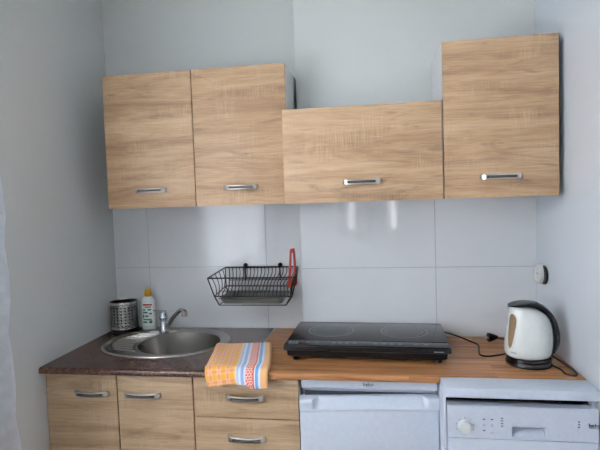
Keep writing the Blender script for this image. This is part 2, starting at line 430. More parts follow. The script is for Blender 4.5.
# ------------------------------------------------------------------ worktops
TH = .0245
def top_profile(y_back, z0=ZW - TH, z1=ZW, yf=FR, r=.012, n=6):
    pr = [(y_back, z1)]
    for k in range(n + 1):
        a = PI / 2 * k / n; pr.append((yf + r - r * math.sin(a), z1 - r + r * math.cos(a)))
    r2 = .006
    for k in range(n + 1):
        a = PI / 2 * k / n; pr.append((yf + r2 - r2 * math.cos(a), z0 + r2 - r2 * math.sin(a)))
    pr.append((y_back, z0)); return pr
SCX, SCY, SRX, SRY = .375, -.2450, .284, .2235      # sink rim ellipse
BCX, BCY, BRX, BRY = .437, -.262, .180, .170      # bowl ellipse
def granite_top():
    bm = new_bm(); x0, x1 = .0015, .8125
    # top with an elliptical cut-out: ring of quads between ellipse and rectangle
    yb, yf = -.0015, FR + .012; n = 96; ins = []; outs = []
    cx, cy, rx, ry = SCX, SCY, SRX - .012, SRY - .012
    for k in range(n):
        a = 2 * PI * k / n; c, s = math.cos(a), math.sin(a)
        ins.append((cx + rx * c, cy + ry * s))
        ts = []
        if c > 1e-9: ts.append((x1 - cx) / c)
        if c < -1e-9: ts.append((x0 - cx) / c)
        if s > 1e-9: ts.append((yb - cy) / s)
        if s < -1e-9: ts.append((yf - cy) / s)
        q = min(ts); outs.append([cx + q * c, cy + q * s])
    for X, Y in ((x0, yb), (x1, yb), (x0, yf), (x1, yf)):
        k = min(range(n), key=lambda i: (outs[i][0] - X) ** 2 + (outs[i][1] - Y) ** 2); outs[k] = [X, Y]
    z0 = ZW - TH
    loft(bm, [[(a, b, z0) for a, b in outs], [(a, b, z0) for a, b in ins], [(a, b, ZW) for a, b in ins], [(a, b, ZW) for a, b in outs]], closed=True)
    # rounded front nosing
    pr = top_profile(yf)
    loft(bm, [[(x, y, z) for y, z in pr] for x in (x0, x1)])
    return bm
go = obj('worktop', granite_top(), GRANITE); tag(go, 'brown speckled stone-look worktop around the sink', 'worktop')
bm = new_bm(); pr = top_profile(-.0015, ZW - TH, ZW + .0008, FR - .0006)
loft(bm, [[(x, y, z) for y, z in pr] for x in (.8128, .8182)])
obj('joint_strip', bm, ALU, go, label='thin aluminium joint strip')
bm = new_bm(); pr = top_profile(S - .0015)
loft(bm, [[(x, y, z) for y, z in pr] for x in (.8185, W - .0015)])
box(bm, .8185, XS - .003, S - .0015, -.0015, ZW - TH, ZW)
tag(obj('worktop', bm, WOODTOP), 'orange-brown wood-look worktop under the hob and kettle', 'worktop')

# ------------------------------------------------------------------ sink
t = thing('kitchen_sink', 'oval stainless steel sink with ribbed drainer set in the brown worktop', 'sink', (0, 0, ZW))
def ell(cx, cy, rx, ry, z, n=96):
    if cx == SCX:   # the drainer end is a little squarer than the bowl end
        out = []
        for k in range(n):
            c, s = math.cos(2 * PI * k / n), math.sin(2 * PI * k / n); p = .84 if c < 0 else 1
            out.append((cx + rx * math.copysign(abs(c) ** p, c), cy + ry * math.copysign(abs(s) ** p, s), z))
        return out
    return [(cx + rx * math.cos(2 * PI * k / n), cy + ry * math.sin(2 * PI * k / n), z) for k in range(n)]
bm = new_bm()
rings = [ell(SCX, SCY, SRX, SRY, .0003), ell(SCX, SCY, SRX - .0006, SRY - .0006, .0035), ell(SCX, SCY, SRX - .0035, SRY - .0035, .0062), ell(SCX, SCY, SRX - .009, SRY - .009, .0068), ell(SCX, SCY, SRX - .014, SRY - .014, .0058)]
q = .5
rings.append(ell(SCX, SCY, SRX - .019, SRY - .019, .0012))
ic, iy, irx, iry = SCX, SCY, SRX - .024, SRY - .024
rings.append(ell(ic, iy, irx, iry, .0002))
# blend to bowl rim with a raised lip, then down into the bowl
for f, z in ((.35, .0002), (.7, .0004), (.92, .0030)):
    rings.append([tuple(Vector(a).lerp(Vector(b), f)) for a, b in zip(ell(ic, iy, irx, iry, z), ell(BCX, BCY, BRX + .006, BRY + .006, z))])
for p in (rings[-1],): pass
rings.append(ell(BCX, BCY, BRX + .004, BRY + .004, .0042)); rings.append(ell(BCX, BCY, BRX, BRY, .0018))
for k in range(1, 11):
    a = k / 10; s = 1 - .10 * a - .16 * max(0, (a - .7) / .3) ** 2; rings.append(ell(BCX, BCY, BRX * s, BRY * s, -.135 * a))
for s in (.6, .3, .21): rings.append(ell(BCX, BCY, BRX * s, BRX * s, -.137 - .004 * (1 - s)))
rings.append(ell(BCX, BCY, .03, .03, -.148))
loft(bm, rings, cap=False); bm.faces.new([bm.verts.new(p) for p in rings[-1]])
bmesh.ops.remove_doubles(bm, verts=bm.verts[:], dist=1e-6)
basin = obj('basin', bm, STEEL, t, sharp=50)
# ribs of the drainer, fanning out from the bowl
bm = new_bm()
def in_e(x, y, cx, cy, rx, ry): return ((x - cx) / rx) ** 2 + ((y - cy) / ry) ** 2 < 1
for k in range(12):
    yk = -.075 - k * .0285; pts = []
    for i in range(80):
        x = .115 + i * .0045; y = yk + (yk + .245) * .35 * (.28 - x) / .18 * -1
        if in_e(x, y, ic, iy, irx - .007, iry - .007) and not in_e(x, y, BCX, BCY, BRX + .014, BRY + .014) and x < .36 and not ((x - .290) ** 2 + (y + .096) ** 2 < .036 ** 2):
            pts.append(Vector((x, y, .0008)))
    if len(pts) > 5: tube(bm, pts, lambda q: .0052 * min(1, 10 * q + .2, 10 * (1 - q) + .2), 8)
obj('drainer_ribs', bm, STEEL, t)
bm = new_bm(); lathe(bm, [(.0, -.1395), (.012, -.1395), (.034, -.1385), (.037, -.1365), (.036, -.1355), (.028, -.1365), (.0, -.1375)][1:-1], (BCX, BCY, 0), 32)
obj('drain', bm, CHROME, t)
bm = new_bm()
th = math.radians(183); nx, ny = math.cos(th), math.sin(th)
for dz in (-.012, 0, .012):
    for dl in (-.012, 0, .012):
        s_ = .972; x = BCX + nx * BRX * s_ ; y = BCY + ny * BRY * s_ + dl
        lathe(bm, [(.0001, 0), (.0042, 0), (.0042, .002), (.0001, .002)], (0, 0, 0), 10)
        vs = bm.verts[-40:]
        M = Matrix.Translation((x + .0045, y, -.030 + dz)) @ Matrix.Rotation(PI / 2, 4, 'Y')
        for v in vs: v.co = M @ v.co
obj('overflow', bm, BLACKP, t, label='dark overflow holes')

# ------------------------------------------------------------------ tap
t = thing('kitchen_tap', 'chrome single-lever mixer tap at the back of the sink', 'tap', (.290, -.096, ZW + .004))
bm = new_bm(); lathe(bm, [(.027, 0), (.027, .004), (.022, .008), (.0195, .012), (.0190, .062), (.0215, .066), (.0215, .072), (.019, .078), (.018, .090), (.014, .097), (.005, .0995)], n=32); obj('body', bm, CHROME, t)
bm = new_bm()
pts = catmull([(.010, -.006, .018), (.030, -.020, .034), (.075, -.052, .086), (.118, -.082, .1215), (.136, -.095, .1275), (.150, -.105, .122)], 8)
tube(bm, pts, lambda q: .0098 if q < .8 else .0098 + .002 * (q - .8) / .2, 16)
sp = obj('spout', bm, CHROME, t)
bm = new_bm(); lathe(bm, [(.0115, -.014), (.0135, -.013), (.0135, .008), (.010, .012)], (.1505, -.1053, .116), 24); obj('aerator', bm, CHROME, sp)
bm = new_bm(); rings = []
for q, hw, hz in ((0, .011, .006), (.15, .012, .0058), (.5, .009, .004), (.9, .0085, .003), (1, .005, .002)):
    x = .010 - .062 * q; z = .098 + .006 * q
    rings.append([(x, .002 + hw * math.cos(2 * PI * k / 14), z + hz * math.sin(2 * PI * k / 14)) for k in range(14)])
loft(bm, rings); obj('lever', bm, CHROME, t)

# ------------------------------------------------------------------ cutlery caddy
t = thing('cutlery_caddy', 'round perforated steel cutlery holder with black base, left of the sink', 'holder', (.077, -.076, ZW))
bm = new_bm(); R0 = .0635; H0, H1 = .020, .150; cols = 22; rows = 7; nh = 12
def cyl(a, z, r=R0): return (r * math.cos(a), r * math.sin(a), z)
zr0, zr1 = .030, .132; da = 2 * PI / cols; dzr = (zr1 - zr0) / rows
def vget(c={}):
    return c
cache = {}
def V(a, z):
    k = (round((a % (2 * PI)) * 1e5), round(z * 1e6))
    if k not in cache: cache[k] = bm.verts.new(cyl(a, z))
    return cache[k]
for c in range(cols):
    a0 = c * da; a1 = a0 + da; am = (a0 + a1) / 2
    for r in range(rows):
        z0 = zr0 + r * dzr; z1 = z0 + dzr; zm = (z0 + z1) / 2
        # hole ring of 8, border ring of 8
        hr = .0042; ring = [bm.verts.new(cyl(am + hr / R0 * math.cos(PI / 4 * k), zm + hr * math.sin(PI / 4 * k))) for k in range(8)]
        bord = [V(a1, zm), V(a1, z1), V(am, z1), V(a0, z1), V(a0, zm), V(a0, z0), V(am, z0), V(a1, z0)]
        for k in range(8): bm.faces.new((bord[k], bord[(k + 1) % 8], ring[(k + 1) % 8], ring[k]))
for zA, zB in ((H0, zr0), (zr1, .141)):
    for c in range(cols * 2):
        a0 = c * da / 2; a1 = a0 + da / 2
        bm.faces.new((V(a0, zA), V(a1, zA), V(a1, zB), V(a0, zB)))
geom = bm.faces[:]
bmesh.ops.solidify(bm, geom=geom, thickness=.0009)
obj('cup', bm, STEELC, t, sharp=60)
bm = new_bm(); lathe(bm, [(R0 - .006, .018), (R0 - .006, .131), (R0 - .008, .131), (R0 - .008, .020)], n=40); obj('shade_sleeve', bm, BLACKP, t, label='dark added sleeve standing for the shade inside the cup')  # black sleeve added so the holes show the shadowed inside of the cup
bm = new_bm(); lathe(bm, [(R0 - .002, .140), (R0 + .0018, .140), (R0 + .0024, .146), (R0 + .0012, .151), (R0 - .0015, .151), (R0 - .003, .146), (R0 - .002, .140)], n=48, cap=False); obj('rim', bm, STEELC, t)
bm = new_bm(); lathe(bm, [(R0 - .006, 0), (R0 - .004, .002), (R0 - .001, .010), (R0 + .0015, .013), (R0 + .0015, .021), (R0 - .002, .0215), (.02, .012)], n=48); obj('base', bm, BLACKP, t)

# ------------------------------------------------------------------ soap bottle
t = thing('soap_bottle', 'white washing-up liquid bottle with yellow cap, behind the sink', 'bottle', (.186, -.036, ZW), (0, 0, .06))
bm = new_bm()
pf = [(.029, 0), (.0335, .002), (.0355, .008), (.036, .05), (.0345, .085), (.035, .130), (.033, .148), (.026, .160), (.015, .167), (.0125, .172)]
lathe(bm, pf, sy=.62, n=40); obj('container', bm, WPLA, t)
bm = new_bm(); lathe(bm, [(.0165, .166), (.0175, .168), (.0175, .182), (.015, .196), (.013, .2), (.011, .202), (.003, .2025)], n=28); obj('cap', bm, YEL, t)
bm = new_bm()
def lab(z0, z1, u0, u1, mi, e=.0006):
    n = 8; rows_ = 4
    g_ = []
    for j in range(rows_ + 1):
        z = z0 + (z1 - z0) * j / rows_
        # radius at z
        for (r0, a0), (r1, a1) in zip(pf[:-1], pf[1:]):
            if a0 <= z <= a1: rr = r0 + (r1 - r0) * (z - a0) / (a1 - a0)
        row = []
        for i in range(n + 1):
            a = -PI / 2 + (u0 + (u1 - u0) * i / n)
            row.append(bm.verts.new(((rr + e) * math.cos(a), (rr * .62 + e) * math.sin(a), z)))
        g_.append(row)
    for j in range(rows_):
        for i in range(n):
            f = bm.faces.new((g_[j][i], g_[j][i + 1], g_[j + 1][i + 1], g_[j + 1][i])); f.material_index = mi
lab(.022, .135, -.95, .95, 0)
lab(.122, .131, -.6, .75, 2, .0011); lab(.112, .118, -.3, .6, 1, .0011)
for z0, z1, a, b in ((.098, .104, -.7, -.2), (.084, .092, -.7, .1), (.098, .106, .1, .6), (.060, .078, -.7, -.45), (.066, .074, -.3, .2), (.078, .086, .3, .7), (.05, .056, -.6, .6), (.036, .044, -.7, .0), (.034, .048, .25, .7)):
    lab(z0, z1, a, b, 1, .0011)
obj('label', bm, [LABW, LABG, LABR], t)

# ------------------------------------------------------------------ dish rack
t = thing('dish_rack', 'black wire dish rack with draining tray hung on the tiled wall', 'dish rack', (0, 0, 0))
T = 1.161; YB, YFR = -.014, -.298
tl, tr_, fl, fr = (.583, YB), (.940, YB), (.592, YFR), (.978, YFR)
ZM = 1.071; ZB = 1.022
sbl, sbr, sfl, sfr = (.588, -.03, ZM + .003), (.905, -.03, ZM), (.603, -.25, ZM - .004), (.949, -.25, ZM - .004)
bbl, bbr, bfl, bfr = (.605, -.04, ZB), (.905, -.04, ZB), (.614, -.222, ZB), (.916, -.222, ZB)
def tubec(bm, pts, r, closed=True):
    P = []; m_ = len(pts)
    for i in range(m_ if closed else m_ - 1):
        a, b = Vector(pts[i]), Vector(pts[(i + 1) % m_]); d = (b - a); L = d.length; d.normalize()
        P += [a + d * .004, a + d * L * .5, b - d * .004]
    tube(bm, P, r, 8, closed=closed)
for nm, loop, rad in (('top_rail', [(*tl, T), (*tr_, T), (*fr, T - .006), (*fl, T - .006)], .0035), ('shelf_rail', [sbl, sbr, sfr, sfl], .0027), ('bottom_rail', [bbl, bbr, bfr, bfl], .0027)):
    bm = new_bm(); tubec(bm, loop, rad); obj(nm, bm, BLACKM, t)
for a, b, c in (((*tl, T), sbl, bbl), ((*tr_, T), sbr, bbr), ((*fr, T - .006), sfr, bfr), ((*fl, T - .006), sfl, bfl)):
    bm = new_bm(); tube(bm, [a, b, c], .0029, 8); obj('corner_wire', bm, BLACKM, t)
nw = 19
for k in range(nw):
    q = (k + 1) / (nw + 1); xt = tl[0] + (tr_[0] - tl[0]) * q; xb_ = sbl[0] + (sbr[0] - sbl[0]) * q; xf = sfl[0] + (sfr[0] - sfl[0]) * q
    bm = new_bm()
    pts = catmull([(xt, YB, T), (xt * .8 + xb_ * .2 + .005, YB - .010, T - .030), (xb_ + .002, -.034, ZM + .018), (xb_ * .95 + xf * .05, -.046, ZM + .002), (xb_ * .7 + xf * .3, -.09, ZM + .016), (xb_ * .45 + xf * .55, -.15, ZM - .004), (xb_ * .15 + xf * .85, -.21, ZM + .014), (xf, -.25, ZM - .004)], 4)
    tube(bm, pts, .0022, 6); obj('wire', bm, BLACKM, t)
for k in range(4):
    q = (k + .8) / 4.6
    for A, B, C_, D in ((tl, fl, sbl, sfl), (tr_, fr, sbr, sfr)):
        a = Vector((A[0] + (B[0] - A[0]) * q, A[1] + (B[1] - A[1]) * q, T - .006 * q)); c_ = Vector(C_).lerp(Vector(D), q)
        m_ = a.lerp(c_, .5) + Vector((.008 if A is tl else -.008, 0, -.004))
        bm = new_bm(); tube(bm, catmull([a, m_, c_], 4), .0021, 6); obj('side_wire', bm, BLACKM, t)
bm = new_bm(); tube(bm, [(.60, YB - .003, 1.100), (.92, YB - .003, 1.100)], .0022, 8); obj('back_rail', bm, BLACKM, t)
for hx in (.683, .854):
    bm = new_bm()
    tube(bm, catmull([(hx, YB - .003, 1.098), (hx, YB - .004, 1.13), (hx, YB - .004, T + .004), (hx, YB + .004, T + .010)], 5), .0042, 8); hk = obj('hook', bm, BLACKM, t)
    bm = new_bm(); lathe(bm, [(.0105, 0), (.0105, .010), (.008, .013), (.002, .0135)], (0, 0, 0), 16)
    M = Matrix.Translation((hx, YB + .0125, T + .009)) @ Matrix.Rotation(PI / 2, 4, 'X')
    for v in bm.verts: v.co = M @ v.co
    obj('wall_plug', bm, BLACKP, hk)
# tray on the bottom loop
bm = new_bm()
def rr(x0, x1, y0, y1, z, r=.02, n=5):
    out = []
    for cx, cy, a0 in ((x1 - r, y1 - r, 0), (x0 + r, y1 - r, 90), (x0 + r, y0 + r, 180), (x1 - r, y0 + r, 270)):
        for k in range(n + 1):
            a = math.radians(a0 + 90 * k / n); out.append((cx + r * math.cos(a), cy + r * math.sin(a), z))
    return out
x0, x1, y0, y1 = .612, .906, -.217, -.036
loft(bm, [rr(x0 + .012, x1 - .012, y0 + .010, y1 - .010, ZB + .003), rr(x0, x1, y0, y1, ZB + .026), rr(x0 - .005, x1 + .002, y0 - .004, y1, ZB + .027), rr(x0 - .005, x1 + .002, y0 - .004, y1, ZB + .0285),
          rr(x0 + .0015, x1 - .0015, y0 + .0015, y1 - .0015, ZB + .0285), rr(x0 + .014, x1 - .014, y0 + .012, y1 - .012, ZB + .0052)], cap=True)
obj('drip_tray', bm, TRAY, t, label='grey-green plastic drip tray')

# ------------------------------------------------------------------ red cutting board, standing in the rack
def board():
    bm = new_bm(); n = 6
    th = .0045
    outer = []; inner = []
    def rounded(y0, y1, z0, z1, r, m_=6):
        o = []
        for cy, cz, a0 in ((y1 - r, z1 - r, 0), (y0 + r, z1 - r, 90), (y0 + r, z0 + r, 180), (y1 - r, z0 + r, 270)):
            for k in range(m_ + 1):
                a = math.radians(a0 + 90 * k / m_); o.append((cy + r * math.cos(a), cz + r * math.sin(a)))
        return o
    outer = rounded(-.050, .050, 0, .176, .012); inner = rounded(-.025, .025, .034, .158, .010)
    rings = []
    for x in (-th / 2, th / 2):
        rings.append(([bm.verts.new((x, y, z)) for y, z in ((a * (1 - 3.2 * max(0, b)), b) for a, b in outer)], [bm.verts.new((x, y, z)) for y, z in ((a * (1 - 3.6 * max(0, b)), b) for a, b in inner)]))
    m_ = len(outer)
    for (o, i) in rings:
        for k in range(m_): bm.faces.new((o[k], o[(k + 1) % m_], i[(k + 1) % m_], i[k]))
    for a, b in ((rings[0][0], rings[1][0]), (rings[0][1], rings[1][1])):
        for k in range(m_): bm.faces.new((a[k], a[(k + 1) % m_], b[(k + 1) % m_], b[k]))
    return bm
o = obj('cutting_board', board(), RED, None, (.926, -.095, ZM + .010), (0, math.radians(1.5), math.radians(-15))); tag(o, 'orange-red plastic board with a long slot, upright in the right end of the wire rack', 'cutting board')

# ------------------------------------------------------------------ tea towel
def towel():
    bm = new_bm(); uvl = bm.loops.layers.uv.new('UVMap'); nu, nv = 44, 46; NL = 4
    Wt = .235
    def corner(u):  # back edge y and x
        return
    def P(layer, u, v, side):
        """u 0..1 across, v 0..1 along; side +1 top face, -1 under face"""
        tk = .0019; base = .0036 + layer * .0050 + .0045 * max(0, 1 - u / .25) * max(0, 1 - v / .45)
        # flat part lengths
        drop = {3: .036 - .040 * min(u, .66) + .016 * min(1, max(0, (u - .66) / .05)), 2: .026 - .002 * u + .012 * min(1, max(0, (u - .66) / .05)) - .02 * max(0, u - .9),
                1: .016 + .008 * u, 0: .010}[layer]
        yb = -.330 + .030 * u + (.0035 * (3 - layer))
        flat = abs(FR - yb) - .014
        rad = .014 + base; arc = rad * PI / 2
        Lt = flat + arc + drop; s = v * Lt
        xl = .640 + .0012 * layer; 
        if s < flat: y = yb - s; z = ZW + base; ny, nz = 0, 1
        elif s < flat + arc:
            a = (s - flat) / rad; y = yb - flat - rad * math.sin(a); z = ZW + base - rad * (1 - math.cos(a)); ny, nz = -math.sin(a), math.cos(a)
        else:
            d = s - flat - arc; y = yb - flat - rad - .0; z = ZW + base - rad - d; ny, nz = -1, 0
            y -= .004 * math.sin(d * 60) * (.4 + .6 * u)
        k = min(1, s / .25)
        x0 = .630 + .042 * k + .012 * max(0, (s - flat) / .06); x1 = .862 + .050 * k
        x = x0 + (x1 - x0) * u + .0006 * layer
        wv_ = .0016 * math.sin(u * 9 + v * 5 + layer) + .0012 * math.sin(v * 17 + u * 4)
        if s < .02: wv_ *= s / .02
        h = wv_ * (layer + 1) / 4
        h = max(h, -.0008 if layer else 0)
        # edges of the pile puff down a little
        e = min(u, 1 - u); h -= .0016 * layer * max(0, 1 - e / .05) ** 2
        off = tk * side + h
        return Vector((x, y + ny * off, z + nz * off)), (u * Wt + .0006 * layer, (s + .03 * layer))
    for L in range(NL):
        grids = []
        for side in (1, -1):
            g_ = []
            for i in range(nu + 1):
                row = []
                for j in range(nv + 1):
                    p, uv = P(L, i / nu, j / nv, side); row.append((bm.verts.new(p), uv))
                g_.append(row)
            grids.append(g_)
        def face(q):
            f = bm.faces.new([a[0] for a in q])
            for lp, a in zip(f.loops, q): lp[uvl].uv = a[1]
        for g_ in grids:
            for i in range(nu):
                for j in range(nv): face((g_[i][j], g_[i + 1][j], g_[i + 1][j + 1], g_[i][j + 1]))
        A, B = grids
        for i in range(nu):
            face((A[i][0], A[i + 1][0], B[i + 1][0], B[i][0])); face((A[i][nv], A[i + 1][nv], B[i + 1][nv], B[i][nv]))
        for j in range(nv):
            face((A[0][j], A[0][j + 1], B[0][j + 1], B[0][j])); face((A[nu][j], A[nu][j + 1], B[nu][j + 1], B[nu][j]))
    return bm
o = obj('tea_towel', towel(), TOWEL, sharp=70); tag(o, 'folded orange checked tea towel with blue and red border, hanging over the worktop edge', 'towel')

# ------------------------------------------------------------------ induction hob
t = thing('induction_hob', 'black portable double induction hob with glass top on the wooden worktop', 'hob', (1.2635, -.3035, ZW), (0, 0, -.030))
HW, HD = .3125, .177
bm = new_bm()
loft(bm, [rr(-HW + .022, HW - .022, -HD + .016, HD - .006, .014, .01), rr(-HW + .012, HW - .012, -HD + .008, HD - .003, .020, .01), rr(-HW + .010, HW - .010, -HD + .006, HD - .002, .038, .01), rr(-HW + .004, HW - .004, -HD + .002, HD, .042, .008)])
obj('housing', bm, BLACKP, t)
bm = new_bm()
loft(bm, [rr(-HW, HW, -HD, HD, .0425, .006), rr(-HW, HW, -HD, HD, .058, .006), rr(-HW + .0015, HW - .0015, -HD + .0025, HD - .0015, .0605, .005)])
obj('frame', bm, DGREY, t)
bm = new_bm(); box(bm, -HW + .006, HW - .006, -HD + .070, HD - .006, .0600, .0645, .0012); obj('glass_plate', bm, HGLASS, t)
bm = new_bm(); box(bm, -HW + .006, HW - .006, -HD + .006, -HD + .0685, .0600, .0638, .0012); cp = obj('control_panel', bm, HGLASS, t)
def ann(bm, cx, cy, r0, r1, z, n=56):
    a = [bm.verts.new((cx + r0 * math.cos(2 * PI * k / n), cy + r0 * math.sin(2 * PI * k / n), z)) for k in range(n)]
    b = [bm.verts.new((cx + r1 * math.cos(2 * PI * k / n), cy + r1 * math.sin(2 * PI * k / n), z)) for k in range(n)]
    for k in range(n): bm.faces.new((a[k], a[(k + 1) % n], b[(k + 1) % n], b[k]))
for cx in (-.150, .150):
    bm = new_bm(); ann(bm, cx, .035, .092, .0945, .0647); ann(bm, cx, .035, .074, .0752, .0647)
    for k in range(4):
        a = PI / 2 * k
        box(bm, cx + .083 * math.cos(a) - .004, cx + .083 * math.cos(a) + .004, .035 + .083 * math.sin(a) - .0008, .035 + .083 * math.sin(a) + .0008, .0646, .0648)
    obj('cooking_zone', bm, RINGM, t, label='faint grey printed ring')
for cx in [-.22, -.185, -.12, -.095, -.07, -.04, .04, .07, .10, .13, .19, .225]:
    bm = new_bm(); ann(bm, cx, -HD + .036, .0045, .0068, .0641, 16); obj('touch_key', bm, SILV, cp)
bm = new_bm(); box(bm, -.298, -.255, -HD + .012, -HD + .056, .0636, .0641)
notice = obj('warning_label', bm, BLACKP, cp, label='small printed warning block at the left end')
for i in range(3):
    for j in range(2):
        bm = new_bm(); box(bm, -.294 + i * .013, -.286 + i * .013, -HD + .018 + j * .018, -HD + .030 + j * .018, .0640, .0644); obj('symbol', bm, SILV, notice)
for sx in (-1, 1):
    for sy in (-1, 1):
        bm = new_bm(); lathe(bm, [(.013, 0), (.014, .001), (.0125, .014)], (sx * (HW - .045), sy * (HD - .035) + .0, .0002), 20); obj('foot', bm, RUBBER, t)
bm = new_bm(); box(bm, .25, .285, -HD - .0005, -HD, .047, .050); obj('maker_mark', bm, SILV, t, label='tiny pale mark on the front right corner')
# mains lead of the hob, in world coordinates
def cable(name, pts, r, parent, mat=RUBBER):
    inv = (Matrix.Translation(parent.location) @ parent.rotation_euler.to_matrix().to_4x4()).inverted()
    bm = new_bm(); tube(bm, [inv @ Vector(p) for p in catmull(pts, 7)], r, 8); return obj(name, bm, mat, parent)
zc = ZW + .0036
cab = cable('cord', [(1.560, -.150, ZW + .030), (1.600, -.135, ZW + .022), (1.650, -.155, ZW + .012), (1.690, -.195, zc), (1.712, -.245, zc), (1.700, -.320, zc), (1.694, -.368, zc), (1.712, -.388, zc), (1.760, -.372, zc), (1.815, -.335, zc), (1.858, -.280, zc), (1.862, -.222, zc), (1.835, -.190, ZW + .010), (1.805, -.186, ZW + .016)], .0034, t)
def schuko(parent, loc, rz, world=True):
    M = Matrix.Translation(loc) @ Matrix.Rotation(rz, 4, 'Z') @ Matrix.Rotation(PI / 2, 4, 'Y')
    inv = (Matrix.Translation(t.location) @ t.rotation_euler.to_matrix().to_4x4()).inverted()
    bm = new_bm()
    lathe(bm, [(.0185, 0), (.0188, .006), (.0175, .012), (.0125, .026), (.0085, .034), (.006, .040)], n=24)
    for v in bm.verts: v.co = inv @ M @ v.co
    p = obj('plug', bm, BLACKP, parent)
    bm = new_bm()
    for s_ in (-1, 1): lathe(bm, [(.0018, -.019), (.0024, -.017), (.0024, .002)], (0, s_ * .0095, 0), 12)
    for v in bm.verts: v.co = inv @ M @ v.co
    obj('pin', bm, NICKEL, p, label='pair of metal pins'); return p
schuko(cab, (1.763, -.190, ZW + .0195), .10)

# ------------------------------------------------------------------ kettle
KX, KY = 1.845, -.450
t = thing('electric_kettle', 'white electric kettle with dark grey lid and handle at the right end of the worktop', 'kettle', (KX, KY, ZW), (0, 0, -.12))
bm = new_bm(); lathe(bm, [(.074, 0), (.0775, .002), (.078, .008), (.0755, .013), (.074, .016), (.074, .019), (.0765, .021), (.077, .026), (.0745, .031), (.05, .033)], n=48); kb = obj('power_base', bm, BLACKG, t)
def interp(tab, z):
    for (a, *p), (b, *q_) in zip(tab[:-1], tab[1:]):
        if z <= b:
            f = (z - a) / (b - a); f = max(0, f); return [x + (y - x) * f for x, y in zip(p, q_)]
    return list(tab[-1][1:])
KT = [(.034, -.074, .064, .066), (.038, -.0790, .070, .071), (.050, -.0805, .0750, .073), (.075, -.080, .0785, .072), (.10, -.0775, .0795, .070), (.13, -.0735, .0775, .0665), (.150, -.070, .0735, .063), (.168, -.0675, .066, .060), (.182, -.066, .056, .0575), (.194, -.0645, .042, .054), (.203, -.0635, .026, .049), (.209, -.0625, .004, .041), (.2125, -.062, -.02, .028)]
zs = [a[0] for a in KT]; rings = []; NK = 48
zz = []
for a, b in zip(zs[:-1], zs[1:]): zz += [a, (a + b) / 2]
zz.append(zs[-1])
def kring(z, grow=0):
    xl, xr, hd = interp(KT, z); cx = (xl + xr) / 2; hx = (xr - xl) / 2 + grow; hd += grow; out = []
    for k in range(NK):
        a = 2 * PI * k / NK; c, s = math.cos(a), math.sin(a)
        p = .86
        out.append((cx + hx * math.copysign(abs(c) ** p, c), hd * math.copysign(abs(s) ** p, s), z))
    return out
bm = new_bm(); loft(bm, [kring(z) for z in zz]); jug = obj('jug', bm, WPLA, t, sharp=45)
# grey cap over the top running down as the handle
path = [(-.067, .2110, .016, .0015), (-.058, .2130, .034, .003), (-.038, .2165, .046, .0055), (-.010, .2185, .047, .008), (.020, .2150, .036, .0115), (.042, .2040, .026, .0120), (.060, .1885, .0215, .0120), (.0745, .1690, .020, .0122), (.0840, .1440, .019, .0125), (.0895, .1160, .0185, .0125), (.0905, .0930, .0185, .0125), (.0870, .0720, .0185, .0120), (.0800, .0540, .018, .0100), (.0710, .0430, .0165, .0065), (.064, .0400, .013, .003)]
P4 = [Vector(p) for p in path]
fine = []
for i in range(len(path) - 1):
    a, b, c, d = P4[max(i - 1, 0)], P4[i], P4[i + 1], P4[min(i + 2, len(path) - 1)]
    for k in range(4):
        q = k / 4; fine.append(.5 * ((2 * b) + (c - a) * q + (2 * a - 5 * b + 4 * c - d) * q * q + (3 * b - a - 3 * c + d) * q ** 3))
fine.append(P4[-1]); rings = []
for i, p in enumerate(fine):
    nx_ = fine[min(i + 1, len(fine) - 1)]; pv = fine[max(i - 1, 0)]
    tx, tz = nx_[0] - pv[0], nx_[1] - pv[1]; L = math.hypot(tx, tz); nx, nz = -tz / L, tx / L
    ring = []
    for k in range(20):
        a = 2 * PI * k / 20; c, s = math.cos(a), math.sin(a)
        u_ = p[2] * math.copysign(abs(c) ** .8, c); v_ = p[3] * math.copysign(abs(s) ** .8, s)
        ring.append((p[0] + nx * v_, u_, p[1] + nz * v_))
    rings.append(ring)
bm = new_bm(); loft(bm, rings); hd_ = obj('lid_and_handle', bm, DGREY, t, sharp=50)
bm = new_bm(); box(bm, -.013, .013, -.012, .012, -.002, .003, .002); 
M = Matrix.Translation((.0555, 0, .2060)) @ Matrix.Rotation(math.radians(40), 4, 'Y')
for v in bm.verts: v.co = M @ v.co
obj('lid_button', bm, SILV, hd_, label='light grey lid release button')
# spout lip
bm = new_bm(); loft(bm, [[(-.064 + .0 * k, .016 * math.cos(2 * PI * k / 12), .198 + .010 * math.sin(2 * PI * k / 12)) for k in range(12)], [(-.068, .010 * math.cos(2 * PI * k / 12), .204 + .006 * math.sin(2 * PI * k / 12)) for k in range(12)]]); obj('spout', bm, WPLA, t)
# water gauge window, on the side facing the camera towards the spout
def patch_on_body(u0f, u1f, z0, z1, grow, nu=8, nv=20):
    bm = new_bm(); G = []
    for j in range(nv + 1):
        z = z0 + (z1 - z0) * j / nv; xl, xr, hd = interp(KT, z); cx = (xl + xr) / 2; row = []
        f = j / nv; w0, w1 = u0f(f), u1f(f)
        for i in range(nu + 1):
            a = w0 + (w1 - w0) * i / nu; c, s = math.cos(a), math.sin(a); p = .86
            row.append(bm.verts.new((cx + ((xr - xl) / 2 + grow) * math.copysign(abs(c) ** p, c), (hd + grow) * math.copysign(abs(s) ** p, s), z)))
        G.append(row)
    for j in range(nv):
        for i in range(nu): bm.faces.new((G[j][i], G[j][i + 1], G[j + 1][i + 1], G[j + 1][i]))
    return bm
ca = math.radians(180 + 34)
def hwf(f): return (.12 + .22 * f) * math.sqrt(max(.02, 1 - (abs(2 * f - 1)) ** 6))
obj('water_gauge', patch_on_body(lambda f: ca - hwf(f), lambda f: ca + hwf(f), .066, .188, .0008), AMB, t, label='tinted upright water level window')
